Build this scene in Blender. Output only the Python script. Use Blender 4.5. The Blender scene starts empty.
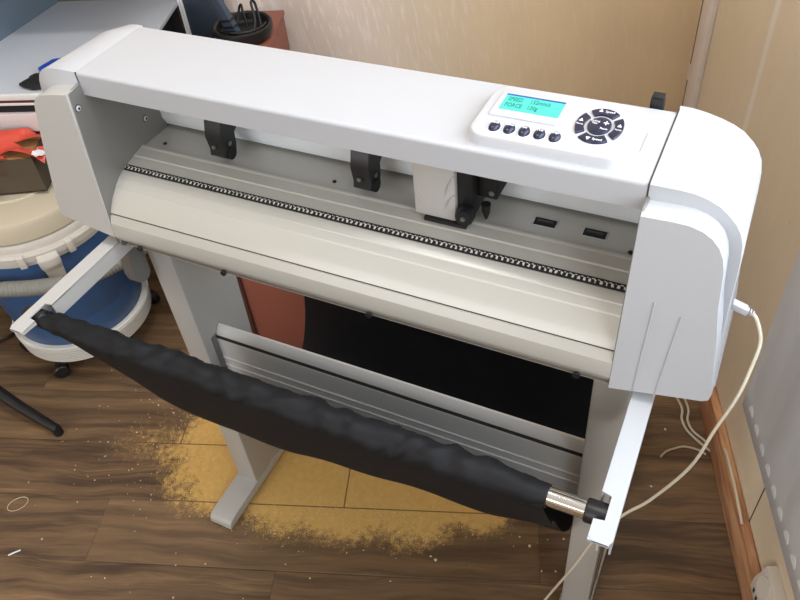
import bpy, bmesh, math, random
from mathutils import Vector, Matrix
random.seed(7)
S = bpy.context.scene
C = S.collection
PI = math.pi
A20 = math.radians(20)
CU, SU = math.cos(A20), math.sin(A20)

def RW(u, v, z=0.0):
    """room frame (u along the back wall, v towards it) -> world"""
    return Vector((u * CU - v * SU, u * SU + v * CU, z))

# ------------------------------------------------------------------ materials
def srgb(c):
    return tuple(((x / 255) / 12.92 if x / 255 <= 0.04045 else ((x / 255 + 0.055) / 1.055) ** 2.4) for x in c) + (1.0,)

def new_mat(name):
    m = bpy.data.materials.new(name); m.use_nodes = True
    nt = m.node_tree
    return m, nt, nt.nodes['Principled BSDF']

def plain(name, rgb, rough=0.5, metal=0.0, var=0.03, scale=30.0, bump=0.0, bscale=300.0, spec=0.5):
    m, nt, b = new_mat(name)
    tc = nt.nodes.new('ShaderNodeTexCoord')
    nz = nt.nodes.new('ShaderNodeTexNoise'); nz.inputs['Scale'].default_value = scale; nz.inputs['Detail'].default_value = 4
    nt.links.new(tc.outputs['Object'], nz.inputs['Vector'])
    mx = nt.nodes.new('ShaderNodeMix'); mx.data_type = 'RGBA'
    c = srgb(rgb)
    mx.inputs['A'].default_value = tuple(max(0, x * (1 - var)) for x in c[:3]) + (1,)
    mx.inputs['B'].default_value = tuple(min(1, x * (1 + var)) for x in c[:3]) + (1,)
    nt.links.new(nz.outputs['Fac'], mx.inputs['Factor'])
    nt.links.new(mx.outputs['Result'], b.inputs['Base Color'])
    b.inputs['Roughness'].default_value = rough; b.inputs['Metallic'].default_value = metal
    b.inputs['Specular IOR Level'].default_value = spec
    if bump:
        n2 = nt.nodes.new('ShaderNodeTexNoise'); n2.inputs['Scale'].default_value = bscale
        nt.links.new(tc.outputs['Object'], n2.inputs['Vector'])
        bp = nt.nodes.new('ShaderNodeBump'); bp.inputs['Strength'].default_value = bump; bp.inputs['Distance'].default_value = 0.002
        nt.links.new(n2.outputs['Fac'], bp.inputs['Height']); nt.links.new(bp.outputs['Normal'], b.inputs['Normal'])
    return m

class NX:
    """tiny expression builder over shader nodes"""
    def __init__(s, nt): s.nt = nt
    def _in(s, sock, v):
        if isinstance(v, (int, float)): sock.default_value = v
        else: s.nt.links.new(v, sock)
    def m(s, op, a, b=0.0, c=0.0):
        n = s.nt.nodes.new('ShaderNodeMath'); n.operation = op
        s._in(n.inputs[0], a); s._in(n.inputs[1], b); s._in(n.inputs[2], c)
        return n.outputs[0]
    def step(s, x, a, b):
        n = s.nt.nodes.new('ShaderNodeMapRange'); n.interpolation_type = 'SMOOTHSTEP'
        s._in(n.inputs[0], x); n.inputs[1].default_value = a; n.inputs[2].default_value = b
        return n.outputs[0]
    def vec(s, x, y, z):
        n = s.nt.nodes.new('ShaderNodeCombineXYZ')
        s._in(n.inputs[0], x); s._in(n.inputs[1], y); s._in(n.inputs[2], z); return n.outputs[0]
    def noise(s, v, scale, detail=3, rough=0.5):
        n = s.nt.nodes.new('ShaderNodeTexNoise'); s.nt.links.new(v, n.inputs['Vector'])
        n.inputs['Scale'].default_value = scale; n.inputs['Detail'].default_value = detail; n.inputs['Roughness'].default_value = rough
        return n.outputs['Fac']
    def mix(s, f, a, b):
        n = s.nt.nodes.new('ShaderNodeMix'); n.data_type = 'RGBA'; s._in(n.inputs['Factor'], f)
        for k, v in (('A', a), ('B', b)):
            if isinstance(v, tuple): n.inputs[k].default_value = v
            else: s.nt.links.new(v, n.inputs[k])
        return n.outputs['Result']
    def roomcoord(s):
        tc = s.nt.nodes.new('ShaderNodeTexCoord')
        mp = s.nt.nodes.new('ShaderNodeMapping'); mp.inputs['Rotation'].default_value = (0, 0, -A20)
        s.nt.links.new(tc.outputs['Object'], mp.inputs['Vector'])
        sp = s.nt.nodes.new('ShaderNodeSeparateXYZ'); s.nt.links.new(mp.outputs[0], sp.inputs[0])
        return sp.outputs[0], sp.outputs[1], sp.outputs[2]
    def bump(s, h, strength, dist=0.001):
        n = s.nt.nodes.new('ShaderNodeBump'); n.inputs['Strength'].default_value = strength; n.inputs['Distance'].default_value = dist
        s.nt.links.new(h, n.inputs['Height']); return n.outputs['Normal']

def floor_material():
    m, nt, b = new_mat('laminate_planks'); x = NX(nt)
    u, v, z = x.roomcoord()
    rowf = x.m('DIVIDE', x.m('ADD', v, 0.03), 0.15)
    row = x.m('FLOOR', rowf); fv = x.m('SUBTRACT', rowf, row)
    uu = x.m('DIVIDE', x.m('ADD', x.m('SUBTRACT', u, 0.225), x.m('MULTIPLY', row, 0.415)), 0.95)
    pk = x.m('FLOOR', uu); fu = x.m('SUBTRACT', uu, pk)
    dv = x.m('MULTIPLY', x.m('MINIMUM', fv, x.m('SUBTRACT', 1.0, fv)), 0.15)
    du = x.m('MULTIPLY', x.m('MINIMUM', fu, x.m('SUBTRACT', 1.0, fu)), 0.95)
    seam = x.m('SUBTRACT', 1.0, x.step(x.m('MINIMUM', du, dv), 0.0006, 0.0022))
    pid = x.m('ADD', x.m('MULTIPLY', row, 7.31), x.m('MULTIPLY', pk, 3.17))
    warp = x.m('MULTIPLY', x.noise(x.vec(x.m('MULTIPLY', u, 4.0), x.m('MULTIPLY', v, 7.0), pid), 1.0, 2), 0.055)
    vw = x.m('ADD', v, warp)
    gv = x.vec(x.m('MULTIPLY', u, 1.9), x.m('MULTIPLY', vw, 22.0), pid)
    g1 = x.noise(gv, 1.6, 6, 0.62)
    lines = x.noise(x.vec(x.m('MULTIPLY', u, 2.2), x.m('MULTIPLY', vw, 75.0), pid), 1.0, 3, 0.6)
    gv2 = x.vec(x.m('MULTIPLY', u, 9.0), x.m('MULTIPLY', vw, 260.0), pid)
    g2 = x.noise(gv2, 1.5, 4, 0.6)
    pv = x.noise(x.vec(pid, 0.0, 0.0), 1.7, 0)
    dark, mid, light = srgb((74, 57, 44)), srgb((118, 93, 68)), srgb((150, 120, 86))
    col = x.mix(x.step(g1, 0.33, 0.56), dark, mid)
    col = x.mix(x.step(g1, 0.54, 0.72), col, light)
    col = x.mix(x.m('MULTIPLY', x.step(lines, 0.54, 0.66), 0.6), col, dark)
    col = x.mix(x.m('MULTIPLY', x.step(g2, 0.45, 0.75), 0.4), col, dark)
    col = x.mix(x.m('MULTIPLY', x.step(pv, 0.35, 0.65), 0.25), col, light)
    col = x.mix(x.m('MULTIPLY', seam, 0.22), col, srgb((38, 24, 16)))
    # drift of yellow dust under the machine: solid in the middle, grains at the rim
    wv = x.vec(u, v, 0.0)
    e1 = x.m('DIVIDE', x.m('SUBTRACT', u, 0.24), 0.53)
    e2 = x.m('DIVIDE', x.m('SUBTRACT', v, 0.10), 0.24)
    r = x.m('SQRT', x.m('ADD', x.m('MULTIPLY', e1, e1), x.m('MULTIPLY', e2, e2)))
    r = x.m('ADD', r, x.m('MULTIPLY', x.m('SUBTRACT', x.noise(wv, 9.0, 3), 0.5), 0.45))
    dens = x.m('SUBTRACT', 1.0, x.step(r, 0.40, 1.30))
    # thin scatter to the left
    e3 = x.m('DIVIDE', x.m('ADD', u, 0.22), 0.30); e4 = x.m('DIVIDE', x.m('SUBTRACT', v, 0.12), 0.14)
    r3 = x.m('SQRT', x.m('ADD', x.m('MULTIPLY', e3, e3), x.m('MULTIPLY', e4, e4)))
    d3 = x.m('MULTIPLY', x.m('SUBTRACT', 1.0, x.step(r3, 0.1, 1.2)), 0.44)
    dens = x.m('MAXIMUM', dens, d3)
    gr = x.noise(wv, 520.0, 3, 0.75)
    gr2 = x.noise(wv, 75.0, 2, 0.6)
    grain = x.m('ADD', x.m('MULTIPLY', gr, 0.72), x.m('MULTIPLY', gr2, 0.28))
    thr = x.m('SUBTRACT', 0.82, x.m('MULTIPLY', dens, 0.66))
    dust = x.step(x.m('SUBTRACT', grain, thr), -0.04, 0.05)
    dust = x.m('MULTIPLY', dust, x.m('SUBTRACT', 1.0, x.m('MULTIPLY', seam, 0.85)))
    dust = x.m('MULTIPLY', dust, x.step(dens, 0.02, 0.2))
    dcol = x.mix(gr2, srgb((214, 166, 88)), srgb((240, 200, 122)))
    col = x.mix(x.m('MULTIPLY', dust, 0.93), col, dcol)
    nt.links.new(col, b.inputs['Base Color'])
    ro = x.m('ADD', 0.42, x.m('MULTIPLY', dust, 0.4)); nt.links.new(ro, b.inputs['Roughness'])
    h = x.m('SUBTRACT', x.m('ADD', x.m('MULTIPLY', g2, 0.3), x.m('MULTIPLY', x.m('MULTIPLY', dust, gr), 1.0)), seam)
    nt.links.new(x.bump(h, 0.5, 0.0012), b.inputs['Normal'])
    return m

def backwall_material():
    m, nt, b = new_mat('streaked_plaster'); x = NX(nt)
    u, v, z = x.roomcoord()
    s1 = x.noise(x.vec(x.m('MULTIPLY', x.m('ADD', u, x.m('MULTIPLY', z, 0.12)), 95.0), 0.0, x.m('MULTIPLY', z, 13.0)), 1.0, 4, 0.65)
    s2 = x.noise(x.vec(x.m('MULTIPLY', u, 10.0), 0.0, x.m('MULTIPLY', z, 3.0)), 1.0, 3)
    warm = x.step(u, 0.05, 0.72)
    base = x.mix(warm, srgb((222, 209, 198)), srgb((238, 212, 170)))
    base = x.mix(x.m('MULTIPLY', s2, 0.45), base, srgb((200, 178, 156)))
    st = x.m('MULTIPLY', x.step(s1, 0.50, 0.66), x.m('SUBTRACT', 0.62, x.m('MULTIPLY', warm, 0.48)))
    col = x.mix(st, base, srgb((240, 230, 224)))
    nt.links.new(col, b.inputs['Base Color']); b.inputs['Roughness'].default_value = 0.75
    nt.links.new(x.bump(s1, 0.3, 0.002), b.inputs['Normal'])
    return m

def sidewall_material():
    m, nt, b = new_mat('beige_wallboard'); x = NX(nt)
    u, v, z = x.roomcoord()
    s1 = x.noise(x.vec(x.m('MULTIPLY', v, 14.0), 0.0, x.m('MULTIPLY', z, 5.0)), 1.0, 4, 0.6)
    s2 = x.noise(x.vec(x.m('MULTIPLY', v, 45.0), 0.0, x.m('MULTIPLY', z, 30.0)), 1.0, 3, 0.6)
    col = x.mix(s1, srgb((224, 206, 178)), srgb((236, 222, 198)))
    col = x.mix(x.m('MULTIPLY', x.step(s2, 0.62, 0.75), 0.3), col, srgb((190, 168, 134)))
    # wallpaper joint: paler band, and the dark board joint lower down
    d = x.m('ABSOLUTE', x.m('SUBTRACT', v, 0.505))
    col = x.mix(x.m('MULTIPLY', x.m('SUBTRACT', 1.0, x.step(d, 0.006, 0.018)), 0.6), col, srgb((244, 240, 236)))
    d2 = x.m('ABSOLUTE', x.m('ADD', v, 0.072))
    ln = x.m('MULTIPLY', x.m('SUBTRACT', 1.0, x.step(d2, 0.0012, 0.0028)), x.m('SUBTRACT', 1.0, x.step(z, 0.44, 0.45)))
    col = x.mix(ln, col, srgb((40, 30, 22)))
    nt.links.new(col, b.inputs['Base Color']); b.inputs['Roughness'].default_value = 0.7
    nt.links.new(x.bump(s2, 0.15, 0.002), b.inputs['Normal'])
    return m

def baseboard_material():
    m, nt, b = new_mat('orange_wood'); x = NX(nt)
    u, v, z = x.roomcoord()
    g = x.noise(x.vec(x.m('MULTIPLY', v, 6.0), x.m('MULTIPLY', u, 40.0), x.m('MULTIPLY', z, 50.0)), 1.0, 5, 0.6)
    col = x.mix(x.step(g, 0.35, 0.65), srgb((164, 112, 78)), srgb((212, 164, 124)))
    nt.links.new(col, b.inputs['Base Color']); b.inputs['Roughness'].default_value = 0.55
    return m

def strip_material():
    m, nt, b = new_mat('cutting_strip'); x = NX(nt)
    tc = nt.nodes.new('ShaderNodeTexCoord'); sp = nt.nodes.new('ShaderNodeSeparateXYZ')
    nt.links.new(tc.outputs['Object'], sp.inputs[0])
    X, Y = sp.outputs[0], sp.outputs[1]
    w = x.m('SINE', x.m('ADD', x.m('MULTIPLY', X, 950.0), x.m('MULTIPLY', x.step(Y, 0.0200, 0.0202), 3.1)))
    n = x.noise(x.vec(X, Y, 0.0), 260.0, 2)
    f = x.step(x.m('ADD', w, x.m('MULTIPLY', x.m('SUBTRACT', n, 0.5), 4.0)), 0.25, 0.5)
    edge = x.m('SUBTRACT', 1.0, x.step(x.m('ABSOLUTE', x.m('SUBTRACT', Y, 0.0185)), 0.0022, 0.0030))
    col = x.mix(x.m('MULTIPLY', f, edge), srgb((24, 23, 24)), srgb((214, 210, 202)))
    nt.links.new(col, b.inputs['Base Color']); b.inputs['Roughness'].default_value = 0.6
    return m

def cloth_material():
    m, nt, b = new_mat('black_nylon'); x = NX(nt)
    tc = nt.nodes.new('ShaderNodeTexCoord')
    w = x.noise(tc.outputs['Object'], 900.0, 1); w2 = x.noise(tc.outputs['Object'], 25.0, 4)
    col = x.mix(w2, srgb((13, 14, 17)), srgb((24, 25, 30)))
    nt.links.new(col, b.inputs['Base Color']); b.inputs['Roughness'].default_value = 0.6
    b.inputs['Specular IOR Level'].default_value = 0.28
    nt.links.new(x.bump(x.m('ADD', x.m('MULTIPLY', w, 0.3), w2), 0.35, 0.003), b.inputs['Normal'])
    return m

def emis(name, rgb, st):
    m, nt, b = new_mat(name)
    b.inputs['Base Color'].default_value = tuple(c * .3 for c in srgb(rgb)[:3]) + (1,)
    b.inputs['Emission Color'].default_value = srgb(rgb); b.inputs['Emission Strength'].default_value = st
    b.inputs['Roughness'].default_value = 0.35
    return m

M = dict(
    floor=floor_material(), back=backwall_material(), side=sidewall_material(), base=baseboard_material(),
    strip=strip_material(), cloth=cloth_material(),
    white=plain('white_enamel', (183, 185, 190), 0.38, var=0.01),
    cream=plain('cream_enamel', (186, 184, 181), 0.36, var=0.012),
    platen=plain('ivory_coated_aluminium', (180, 177, 169), 0.22, var=0.012, spec=0.6),
    groove=plain('shadow_gap', (58, 52, 46), 0.8),
    plate=plain('grey_side_plate', (132, 130, 126), 0.40, metal=0.35, var=0.03, scale=12),
    rail=plain('brushed_aluminium', (240, 246, 255), 0.32, metal=0.15, var=0.04),
    stand=plain('stand_grey_cream', (182, 180, 176), 0.42, var=0.015),
    chrome=plain('chrome', (225, 222, 218), 0.10, metal=1.0, var=0.01),
    black=plain('black_plastic', (22, 22, 24), 0.42, var=0.1),
    matte=plain('matte_black', (14, 14, 15), 0.75, var=0.1),
    screw=plain('screw_steel', (150, 150, 150), 0.3, metal=0.9),
    panelw=plain('keypad_white', (192, 194, 200), 0.35, var=0.005),
    button=plain('navy_button', (30, 34, 58), 0.28, var=0.04),
    print_=plain('white_print', (235, 236, 240), 0.5, var=0.0),
    blue=plain('blue_plastic', (56, 92, 140), 0.40, var=0.05, scale=8),
    vgrey=plain('vacuum_grey', (205, 200, 192), 0.45, var=0.03, scale=9, bump=0.05),
    vlid=plain('vacuum_cream', (200, 190, 168), 0.5, var=0.03, scale=7),
    vbase=plain('vacuum_base_white', (224, 222, 216), 0.45, var=0.04, scale=14),
    hose=plain('grey_hose', (132, 132, 128), 0.55, var=0.06, scale=60),
    red=plain('red_film', (212, 78, 60), 0.35, var=0.06, scale=40),
    carton=plain('cardboard', (170, 124, 78), 0.8, var=0.06, scale=20),
    terra=plain('terracotta_laminate', (142, 84, 70), 0.5, var=0.05, scale=9),
    steel=plain('grey_tray_steel', (196, 200, 208), 0.42, metal=0.1, var=0.03, scale=6),
    bluegrey=plain('blue_grey_panel', (104, 120, 134), 0.5, var=0.04, scale=6),
    navy=plain('dark_navy_board', (38, 48, 62), 0.45, var=0.08, scale=10),
    pink=plain('pinkish_white_panel', (212, 200, 200), 0.45, var=0.01),
    gblue=plain('glove_blue', (20, 74, 176), 0.5, var=0.2, scale=200),
    slate=plain('slate_plastic', (70, 82, 98), 0.35, var=0.05),
    cable=plain('ivory_cable', (206, 198, 178), 0.45, var=0.03),
    rad=plain('radiator_enamel', (208, 209, 212), 0.38, var=0.01),
    radw=plain('radiator_lit_enamel', (236, 236, 236), 0.4, var=0.0),
    trimw=plain('pale_trim', (240, 230, 226), 0.5, var=0.02),
    socket=plain('socket_white', (222, 216, 208), 0.4, var=0.02),
    lcd=emis('lcd_cyan', (84, 232, 212), 0.62),
    lcdtop=emis('lcd_blue', (24, 96, 190), 0.6),
    lcdtext=plain('lcd_text', (20, 90, 90), 0.5, var=0.0),
    frame=plain('window_frame_white', (225, 225, 225), 0.4),
    speck=plain('pale_crumbs', (220, 206, 176), 0.8, var=0.1, scale=200),
)
M['lcdtext'].node_tree.nodes['Principled BSDF'].inputs['Emission Color'].default_value = srgb((34, 150, 150))
M['lcdtext'].node_tree.nodes['Principled BSDF'].inputs['Emission Strength'].default_value = 0.5

# ------------------------------------------------------------------ object helpers
def link(name, me, mat, parent=None, smooth=40):
    o = bpy.data.objects.new(name, me); C.objects.link(o)
    if mat is not None: me.materials.append(mat)
    if smooth:
        for p in me.polygons: p.use_smooth = True
        me.set_sharp_from_angle(angle=math.radians(smooth))
    if parent is not None:
        o.parent = parent
        if parent.type == 'EMPTY':
            o.matrix_parent_inverse = Matrix.Translation(-parent.location)
    return o

def fin(name, bm, mat, parent=None, smooth=40):
    bmesh.ops.recalc_face_normals(bm, faces=bm.faces)
    me = bpy.data.meshes.new(name); bm.to_mesh(me); bm.free()
    return link(name, me, mat, parent, smooth)

def tag(o, label=None, cat=None, group=None, kind=None):
    if label: o['label'] = label
    if cat: o['category'] = cat
    if group: o['group'] = group
    if kind: o['kind'] = kind
    return o

def thing(name, loc, label, cat, group=None):
    e = bpy.data.objects.new(name, None); C.objects.link(e); e.location = loc; e.empty_display_size = 0.05
    return tag(e, label, cat, group)

def bevel(bm, w, seg=2, angle=30):
    if w <= 0: return
    es = [e for e in bm.edges if e.is_manifold and e.calc_face_angle(0) > math.radians(angle)]
    bmesh.ops.bevel(bm, geom=es, offset=w, segments=seg, profile=0.5, affect='EDGES', clamp_overlap=True)

def bx(bm, x0, x1, y0, y1, z0, z1, f=None, w=0, seg=2):
    """box; f maps (a,b,c) to world"""
    b2 = bmesh.new()
    vs = [b2.verts.new((x, y, z)) for z in (z0, z1) for y in (y0, y1) for x in (x0, x1)]
    for q in ((0, 1, 3, 2), (4, 6, 7, 5), (0, 4, 5, 1), (2, 3, 7, 6), (0, 2, 6, 4), (1, 5, 7, 3)):
        b2.faces.new([vs[i] for i in q])
    bmesh.ops.recalc_face_normals(b2, faces=b2.faces)
    bevel(b2, w, seg)
    if f:
        for v in b2.verts: v.co = f(*v.co)
    merge(bm, b2)

def merge(bm, b2):
    mp = {v: bm.verts.new(v.co) for v in b2.verts}
    for fc in b2.faces:
        try: bm.faces.new([mp[v] for v in fc.verts])
        except ValueError: pass
    b2.free()

def box(name, x0, x1, y0, y1, z0, z1, mat, parent=None, w=0.002, f=None, seg=2):
    bm = bmesh.new(); bx(bm, x0, x1, y0, y1, z0, z1, f, w, seg)
    return fin(name, bm, mat, parent)

def loft(name, rings, mat, parent=None, w=0, seg=2, caps=True, closed=True, smooth=40, ret=False):
    bm = bmesh.new()
    R = [[bm.verts.new(p) for p in r] for r in rings]
    n = len(rings[0])
    for a, b in zip(R, R[1:]):
        for i in range(n if closed else n - 1):
            j = (i + 1) % n
            bm.faces.new((a[i], a[j], b[j], b[i]))
    if caps:
        bm.faces.new(R[0][::-1]); bm.faces.new(R[-1])
    bmesh.ops.recalc_face_normals(bm, faces=bm.faces)
    bevel(bm, w, seg)
    if ret: return bm
    return fin(name, bm, mat, parent, smooth)

def prism_x(name, prof, x0, x1, mat, parent=None, w=0, seg=2, **k):
    return loft(name, [[(x, y, z) for y, z in prof] for x in (x0, x1)], mat, parent, w, seg, **k)

def smooth_path(pts, n=8):
    pts = [Vector(p) for p in pts]; out = []
    for i in range(len(pts) - 1):
        p0 = pts[max(i - 1, 0)]; p1 = pts[i]; p2 = pts[i + 1]; p3 = pts[min(i + 2, len(pts) - 1)]
        for k in range(n):
            t = k / n
            out.append(0.5 * ((2 * p1) + (p2 - p0) * t + (2 * p0 - 5 * p1 + 4 * p2 - p3) * t * t + (3 * p1 - p0 - 3 * p2 + p3) * t ** 3))
    out.append(pts[-1]); return out

def tube_bm(bm, pts, r, seg=10, rf=None, cap=True):
    pts = [Vector(p) for p in pts]
    nrm = None; rings = []
    for i, p in enumerate(pts):
        t = (pts[min(i + 1, len(pts) - 1)] - pts[max(i - 1, 0)]).normalized()
        if nrm is None:
            nrm = t.orthogonal().normalized()
        nrm = (nrm - t * nrm.dot(t)).normalized(); bn = t.cross(nrm)
        rr = rf(i) if rf else r
        rings.append([bm.verts.new(p + (nrm * math.cos(2 * PI * k / seg) + bn * math.sin(2 * PI * k / seg)) * rr) for k in range(seg)])
    for a, b in zip(rings, rings[1:]):
        for k in range(seg):
            bm.faces.new((a[k], a[(k + 1) % seg], b[(k + 1) % seg], b[k]))
    if cap: bm.faces.new(rings[0][::-1]); bm.faces.new(rings[-1])

def tube(name, pts, r, mat, parent=None, seg=10, sm=True, n=8, rf=None):
    bm = bmesh.new(); tube_bm(bm, smooth_path(pts, n) if sm else pts, r, seg, rf)
    return fin(name, bm, mat, parent, 60)

def lathe_bm(bm, prof, c, seg=48, axis='z', sy=1.0):
    rings = []
    for r, h in prof:
        ring = []
        for k in range(seg):
            a = 2 * PI * k / seg; p = (r * math.cos(a), r * math.sin(a) * sy)
            if axis == 'z': q = (p[0], p[1], h)
            elif axis == 'x': q = (h, p[0], p[1])
            else: q = (p[0], h, p[1])
            ring.append(bm.verts.new(Vector(c) + Vector(q)))
        rings.append(ring)
    for a, b in zip(rings, rings[1:]):
        for k in range(seg): bm.faces.new((a[k], a[(k + 1) % seg], b[(k + 1) % seg], b[k]))
    bm.faces.new(rings[0][::-1]); bm.faces.new(rings[-1])

def lathe(name, prof, c, mat, parent=None, seg=48, axis='z', smooth=35, sy=1.0):
    bm = bmesh.new(); lathe_bm(bm, prof, c, seg, axis, sy)
    return fin(name, bm, mat, parent, smooth)

def text_mesh(name, txt, size, M4, mat, parent, align='CENTER', ex=0.0002, sx=1.0):
    cu = bpy.data.curves.new(name, 'FONT'); cu.body = txt; cu.size = size; cu.align_x = align; cu.align_y = 'CENTER'
    cu.extrude = ex; cu.resolution_u = 2
    t = bpy.data.objects.new(name + '_tmp', cu); C.objects.link(t)
    bpy.context.view_layer.update()
    me = bpy.data.meshes.new_from_object(t.evaluated_get(bpy.context.evaluated_depsgraph_get()))
    bpy.data.objects.remove(t); bpy.data.curves.remove(cu)
    me.transform(M4 @ Matrix.Diagonal((sx, 1, 1, 1))); me.name = name
    me.materials.clear()
    return link(name, me, mat, parent, 0)

# ------------------------------------------------------------------ the setting
ROOMH = 2.6
WB, WR = 1.00, 1.035                      # back wall v, right wall u
def struct(o): o['kind'] = 'structure'; return o
struct(box('floor', -3.2, WR + 0.15, -3.4, WB + 0.15, -0.06, 0.0, M['floor'], w=0, f=RW))
struct(box('wall_back', -3.2, WR, WB, WB + 0.12, 0.0, ROOMH, M['back'], w=0, f=RW))
# right wall with the window opening over the radiator
bm = bmesh.new()
V0, V1, Z0, Z1 = -1.75, 0.22, 0.98, 2.25
bx(bm, WR, WR + 0.15, V1, WB + 0.12, 0, ROOMH, RW)
bx(bm, WR, WR + 0.15, -3.4, V0, 0, ROOMH, RW)
bx(bm, WR, WR + 0.15, V0, V1, 0, Z0, RW)
bx(bm, WR, WR + 0.15, V0, V1, Z1, ROOMH, RW)
struct(fin('wall_right', bm, M['side'], smooth=0))
struct(box('wall_left', -3.3, -3.2, -3.4, WB + 0.12, 0, ROOMH, M['side'], w=0, f=RW))
struct(box('wall_front', -3.2, WR, -3.5, -3.4, 0, ROOMH, M['side'], w=0, f=RW))
ceil_m = plain('ceiling_white', (225, 223, 218), 0.8)
struct(box('ceiling', -3.2, WR + 0.15, -3.4, WB + 0.12, ROOMH, ROOMH + 0.08, ceil_m, w=0, f=RW))
bm = bmesh.new()
for a in ((V0, V0 + .05, Z0, Z1), (V1 - .05, V1, Z0, Z1), (V0, V1, Z0, Z0 + .05), (V0, V1, Z1 - .05, Z1), ((V0 + V1) / 2 - .03, (V0 + V1) / 2 + .03, Z0, Z1)):
    bx(bm, WR + 0.05, WR + 0.11, a[0], a[1], a[2], a[3], RW)
struct(fin('window_1', bm, M['frame'], smooth=0))
struct(box('baseboard_right', WR - 0.020, WR, -3.4, WB, 0.0, 0.090, M['base'], w=0.006, f=RW))
# cable duct in the corner
du = struct(box('trim_1', WR - 0.016, WR, 0.865, 0.955, 0.0, ROOMH, M['trimw'], w=0.003, f=RW))
bm = bmesh.new()
bx(bm, WR - 0.0172, WR - 0.015, 0.935, 0.942, 0.50, 2.3, RW)
bx(bm, WR - 0.0172, WR - 0.015, 0.935, 0.942, 0.2, 0.455, RW)
g = fin('slot', bm, plain('duct_slot', (150, 118, 84), 0.8), du, 0)

# ------------------------------------------------------------------ the vinyl cutter
W = 0.738
cut = thing('vinyl_cutter', (0.37, 0.05, 0.0), 'white vinyl cutting plotter with blue lit display on a grey stand with black catch cloth', 'plotter')

# top beam cover
prof = [(0.0, 0.990), (0.0, 0.991), (0.0, 1.0175), (0.0, 1.0195), (0.0008, 1.0216), (0.0028, 1.0228), (0.005, 1.023), (0.007, 1.023), (0.128, 1.023), (0.137, 1.021), (0.141, 1.014), (0.141, 0.975),
        (0.136, 0.975), (0.136, 1.008), (0.012, 1.008), (0.004, 1.006), (0.004, 0.990)]
beam = prism_x('beam_cover', prof, 0.0, W, M['white'], cut)
prism_x('underside_plate', [(0.01, 0.990), (0.012, 1.006), (0.1, 1.006), (0.1, 0.990)], 0.001, W - 0.001, M['plate'], cut)
# rail and back plate inside the throat
rp = [(0.124, 0.872), (0.118, 0.886), (0.118, 0.905), (0.1225, 0.908), (0.1225, 0.912), (0.118, 0.915), (0.118, 0.938), (0.1225, 0.941), (0.1225, 0.945), (0.116, 0.949),
      (0.110, 0.965), (0.110, 0.985), (0.135, 0.985), (0.135, 0.872)]
prism_x('guide_rail', rp, 0.001, W - 0.001, M['rail'], cut, smooth=25)
prism_x('rear_panel', [(0.136, 0.77), (0.141, 0.77), (0.141, 0.98), (0.136, 0.98)], 0.0, W, M['cream'], cut)

# platen
pp = [(-0.036, 0.768), (-0.043, 0.7725), (-0.046, 0.780), (-0.0465, 0.790), (-0.044, 0.803), (-0.0385, 0.8145),
      (-0.0345, 0.8150), (-0.0335, 0.8165), (-0.0367, 0.8175), (-0.031, 0.8265), (-0.0225, 0.8365), (-0.012, 0.8455), (-0.0105, 0.8477), (-0.001, 0.8535), (0.000, 0.8550),
      (0.012, 0.8600), (0.0138, 0.8600), (0.0138, 0.8590), (0.0232, 0.8618), (0.0234, 0.8632), (0.040, 0.8665), (0.0415, 0.8682), (0.058, 0.8698), (0.0605, 0.8712),
      (0.064, 0.8715), (0.067, 0.8690), (0.090, 0.8678), (0.1235, 0.8670), (0.137, 0.866), (0.137, 0.768)]
prism_x('platen', pp, 0.001, W, M['platen'], cut, smooth=14)
# the seam line between platen and its front fascia
prism_x('platen_seam', [(-0.0362, 0.8150), (-0.0362, 0.8172), (-0.032, 0.8172), (-0.032, 0.8150)], 0.002, W - 0.001, M['groove'], cut)
prism_x('cutting_strip', [(0.0140, 0.8595), (0.0142, 0.8610), (0.0229, 0.8640), (0.0231, 0.8620)], 0.002, W - 0.002, M['strip'], cut)
prism_x('front_rail', [(-0.036, 0.762), (-0.040, 0.7625), (-0.041, 0.7665), (-0.036, 0.7685), (0.10, 0.7685), (0.10, 0.762)], 0.02, W, M['cream'], cut)
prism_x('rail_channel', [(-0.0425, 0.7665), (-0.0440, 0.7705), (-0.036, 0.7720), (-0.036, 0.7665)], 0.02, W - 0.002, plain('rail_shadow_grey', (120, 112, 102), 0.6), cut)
for xs in (0.045, 0.195, 0.425, 0.70):
    lathe('screw', [(0.0001, -0.004), (0.0042, -0.004), (0.0042, 0.0), (0.003, 0.0012), (0.0001, 0.0012)][::-1], (xs, -0.0455, 0.770), M['matte'], cut, 14, 'y')
for xs, zz, yy in ((0.03, .8700, .08), (0.32, .8700, .08), (0.722, .8705, .072)):
    lathe('pin', [(0.0001, -0.002), (0.0028, -0.002), (0.0028, 0.001), (0.0001, 0.001)], (xs, yy, zz - .001), M['matte'], cut, 12)
# feed roller openings
for x0 in (0.598, 0.660):
    fr = box('roller_opening', x0 - .001, x0 + 0.030, 0.0835, 0.1015, 0.864, 0.8686, M['white'], cut, 0.0006)
    bm = bmesh.new(); bx(bm, x0 + .0005, x0 + 0.0285, 0.0850, 0.100, 0.864, 0.8690, None, 0.001)
    fin('roller_slot', bm, M['matte'], fr)
    lathe('grit_roller', [(0.0001, -0.010), (0.0075, -0.010), (0.0075, 0.010), (0.0001, 0.010)], (x0 + 0.014, 0.093, 0.8622), M['black'], fr, 20, 'x')

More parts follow.
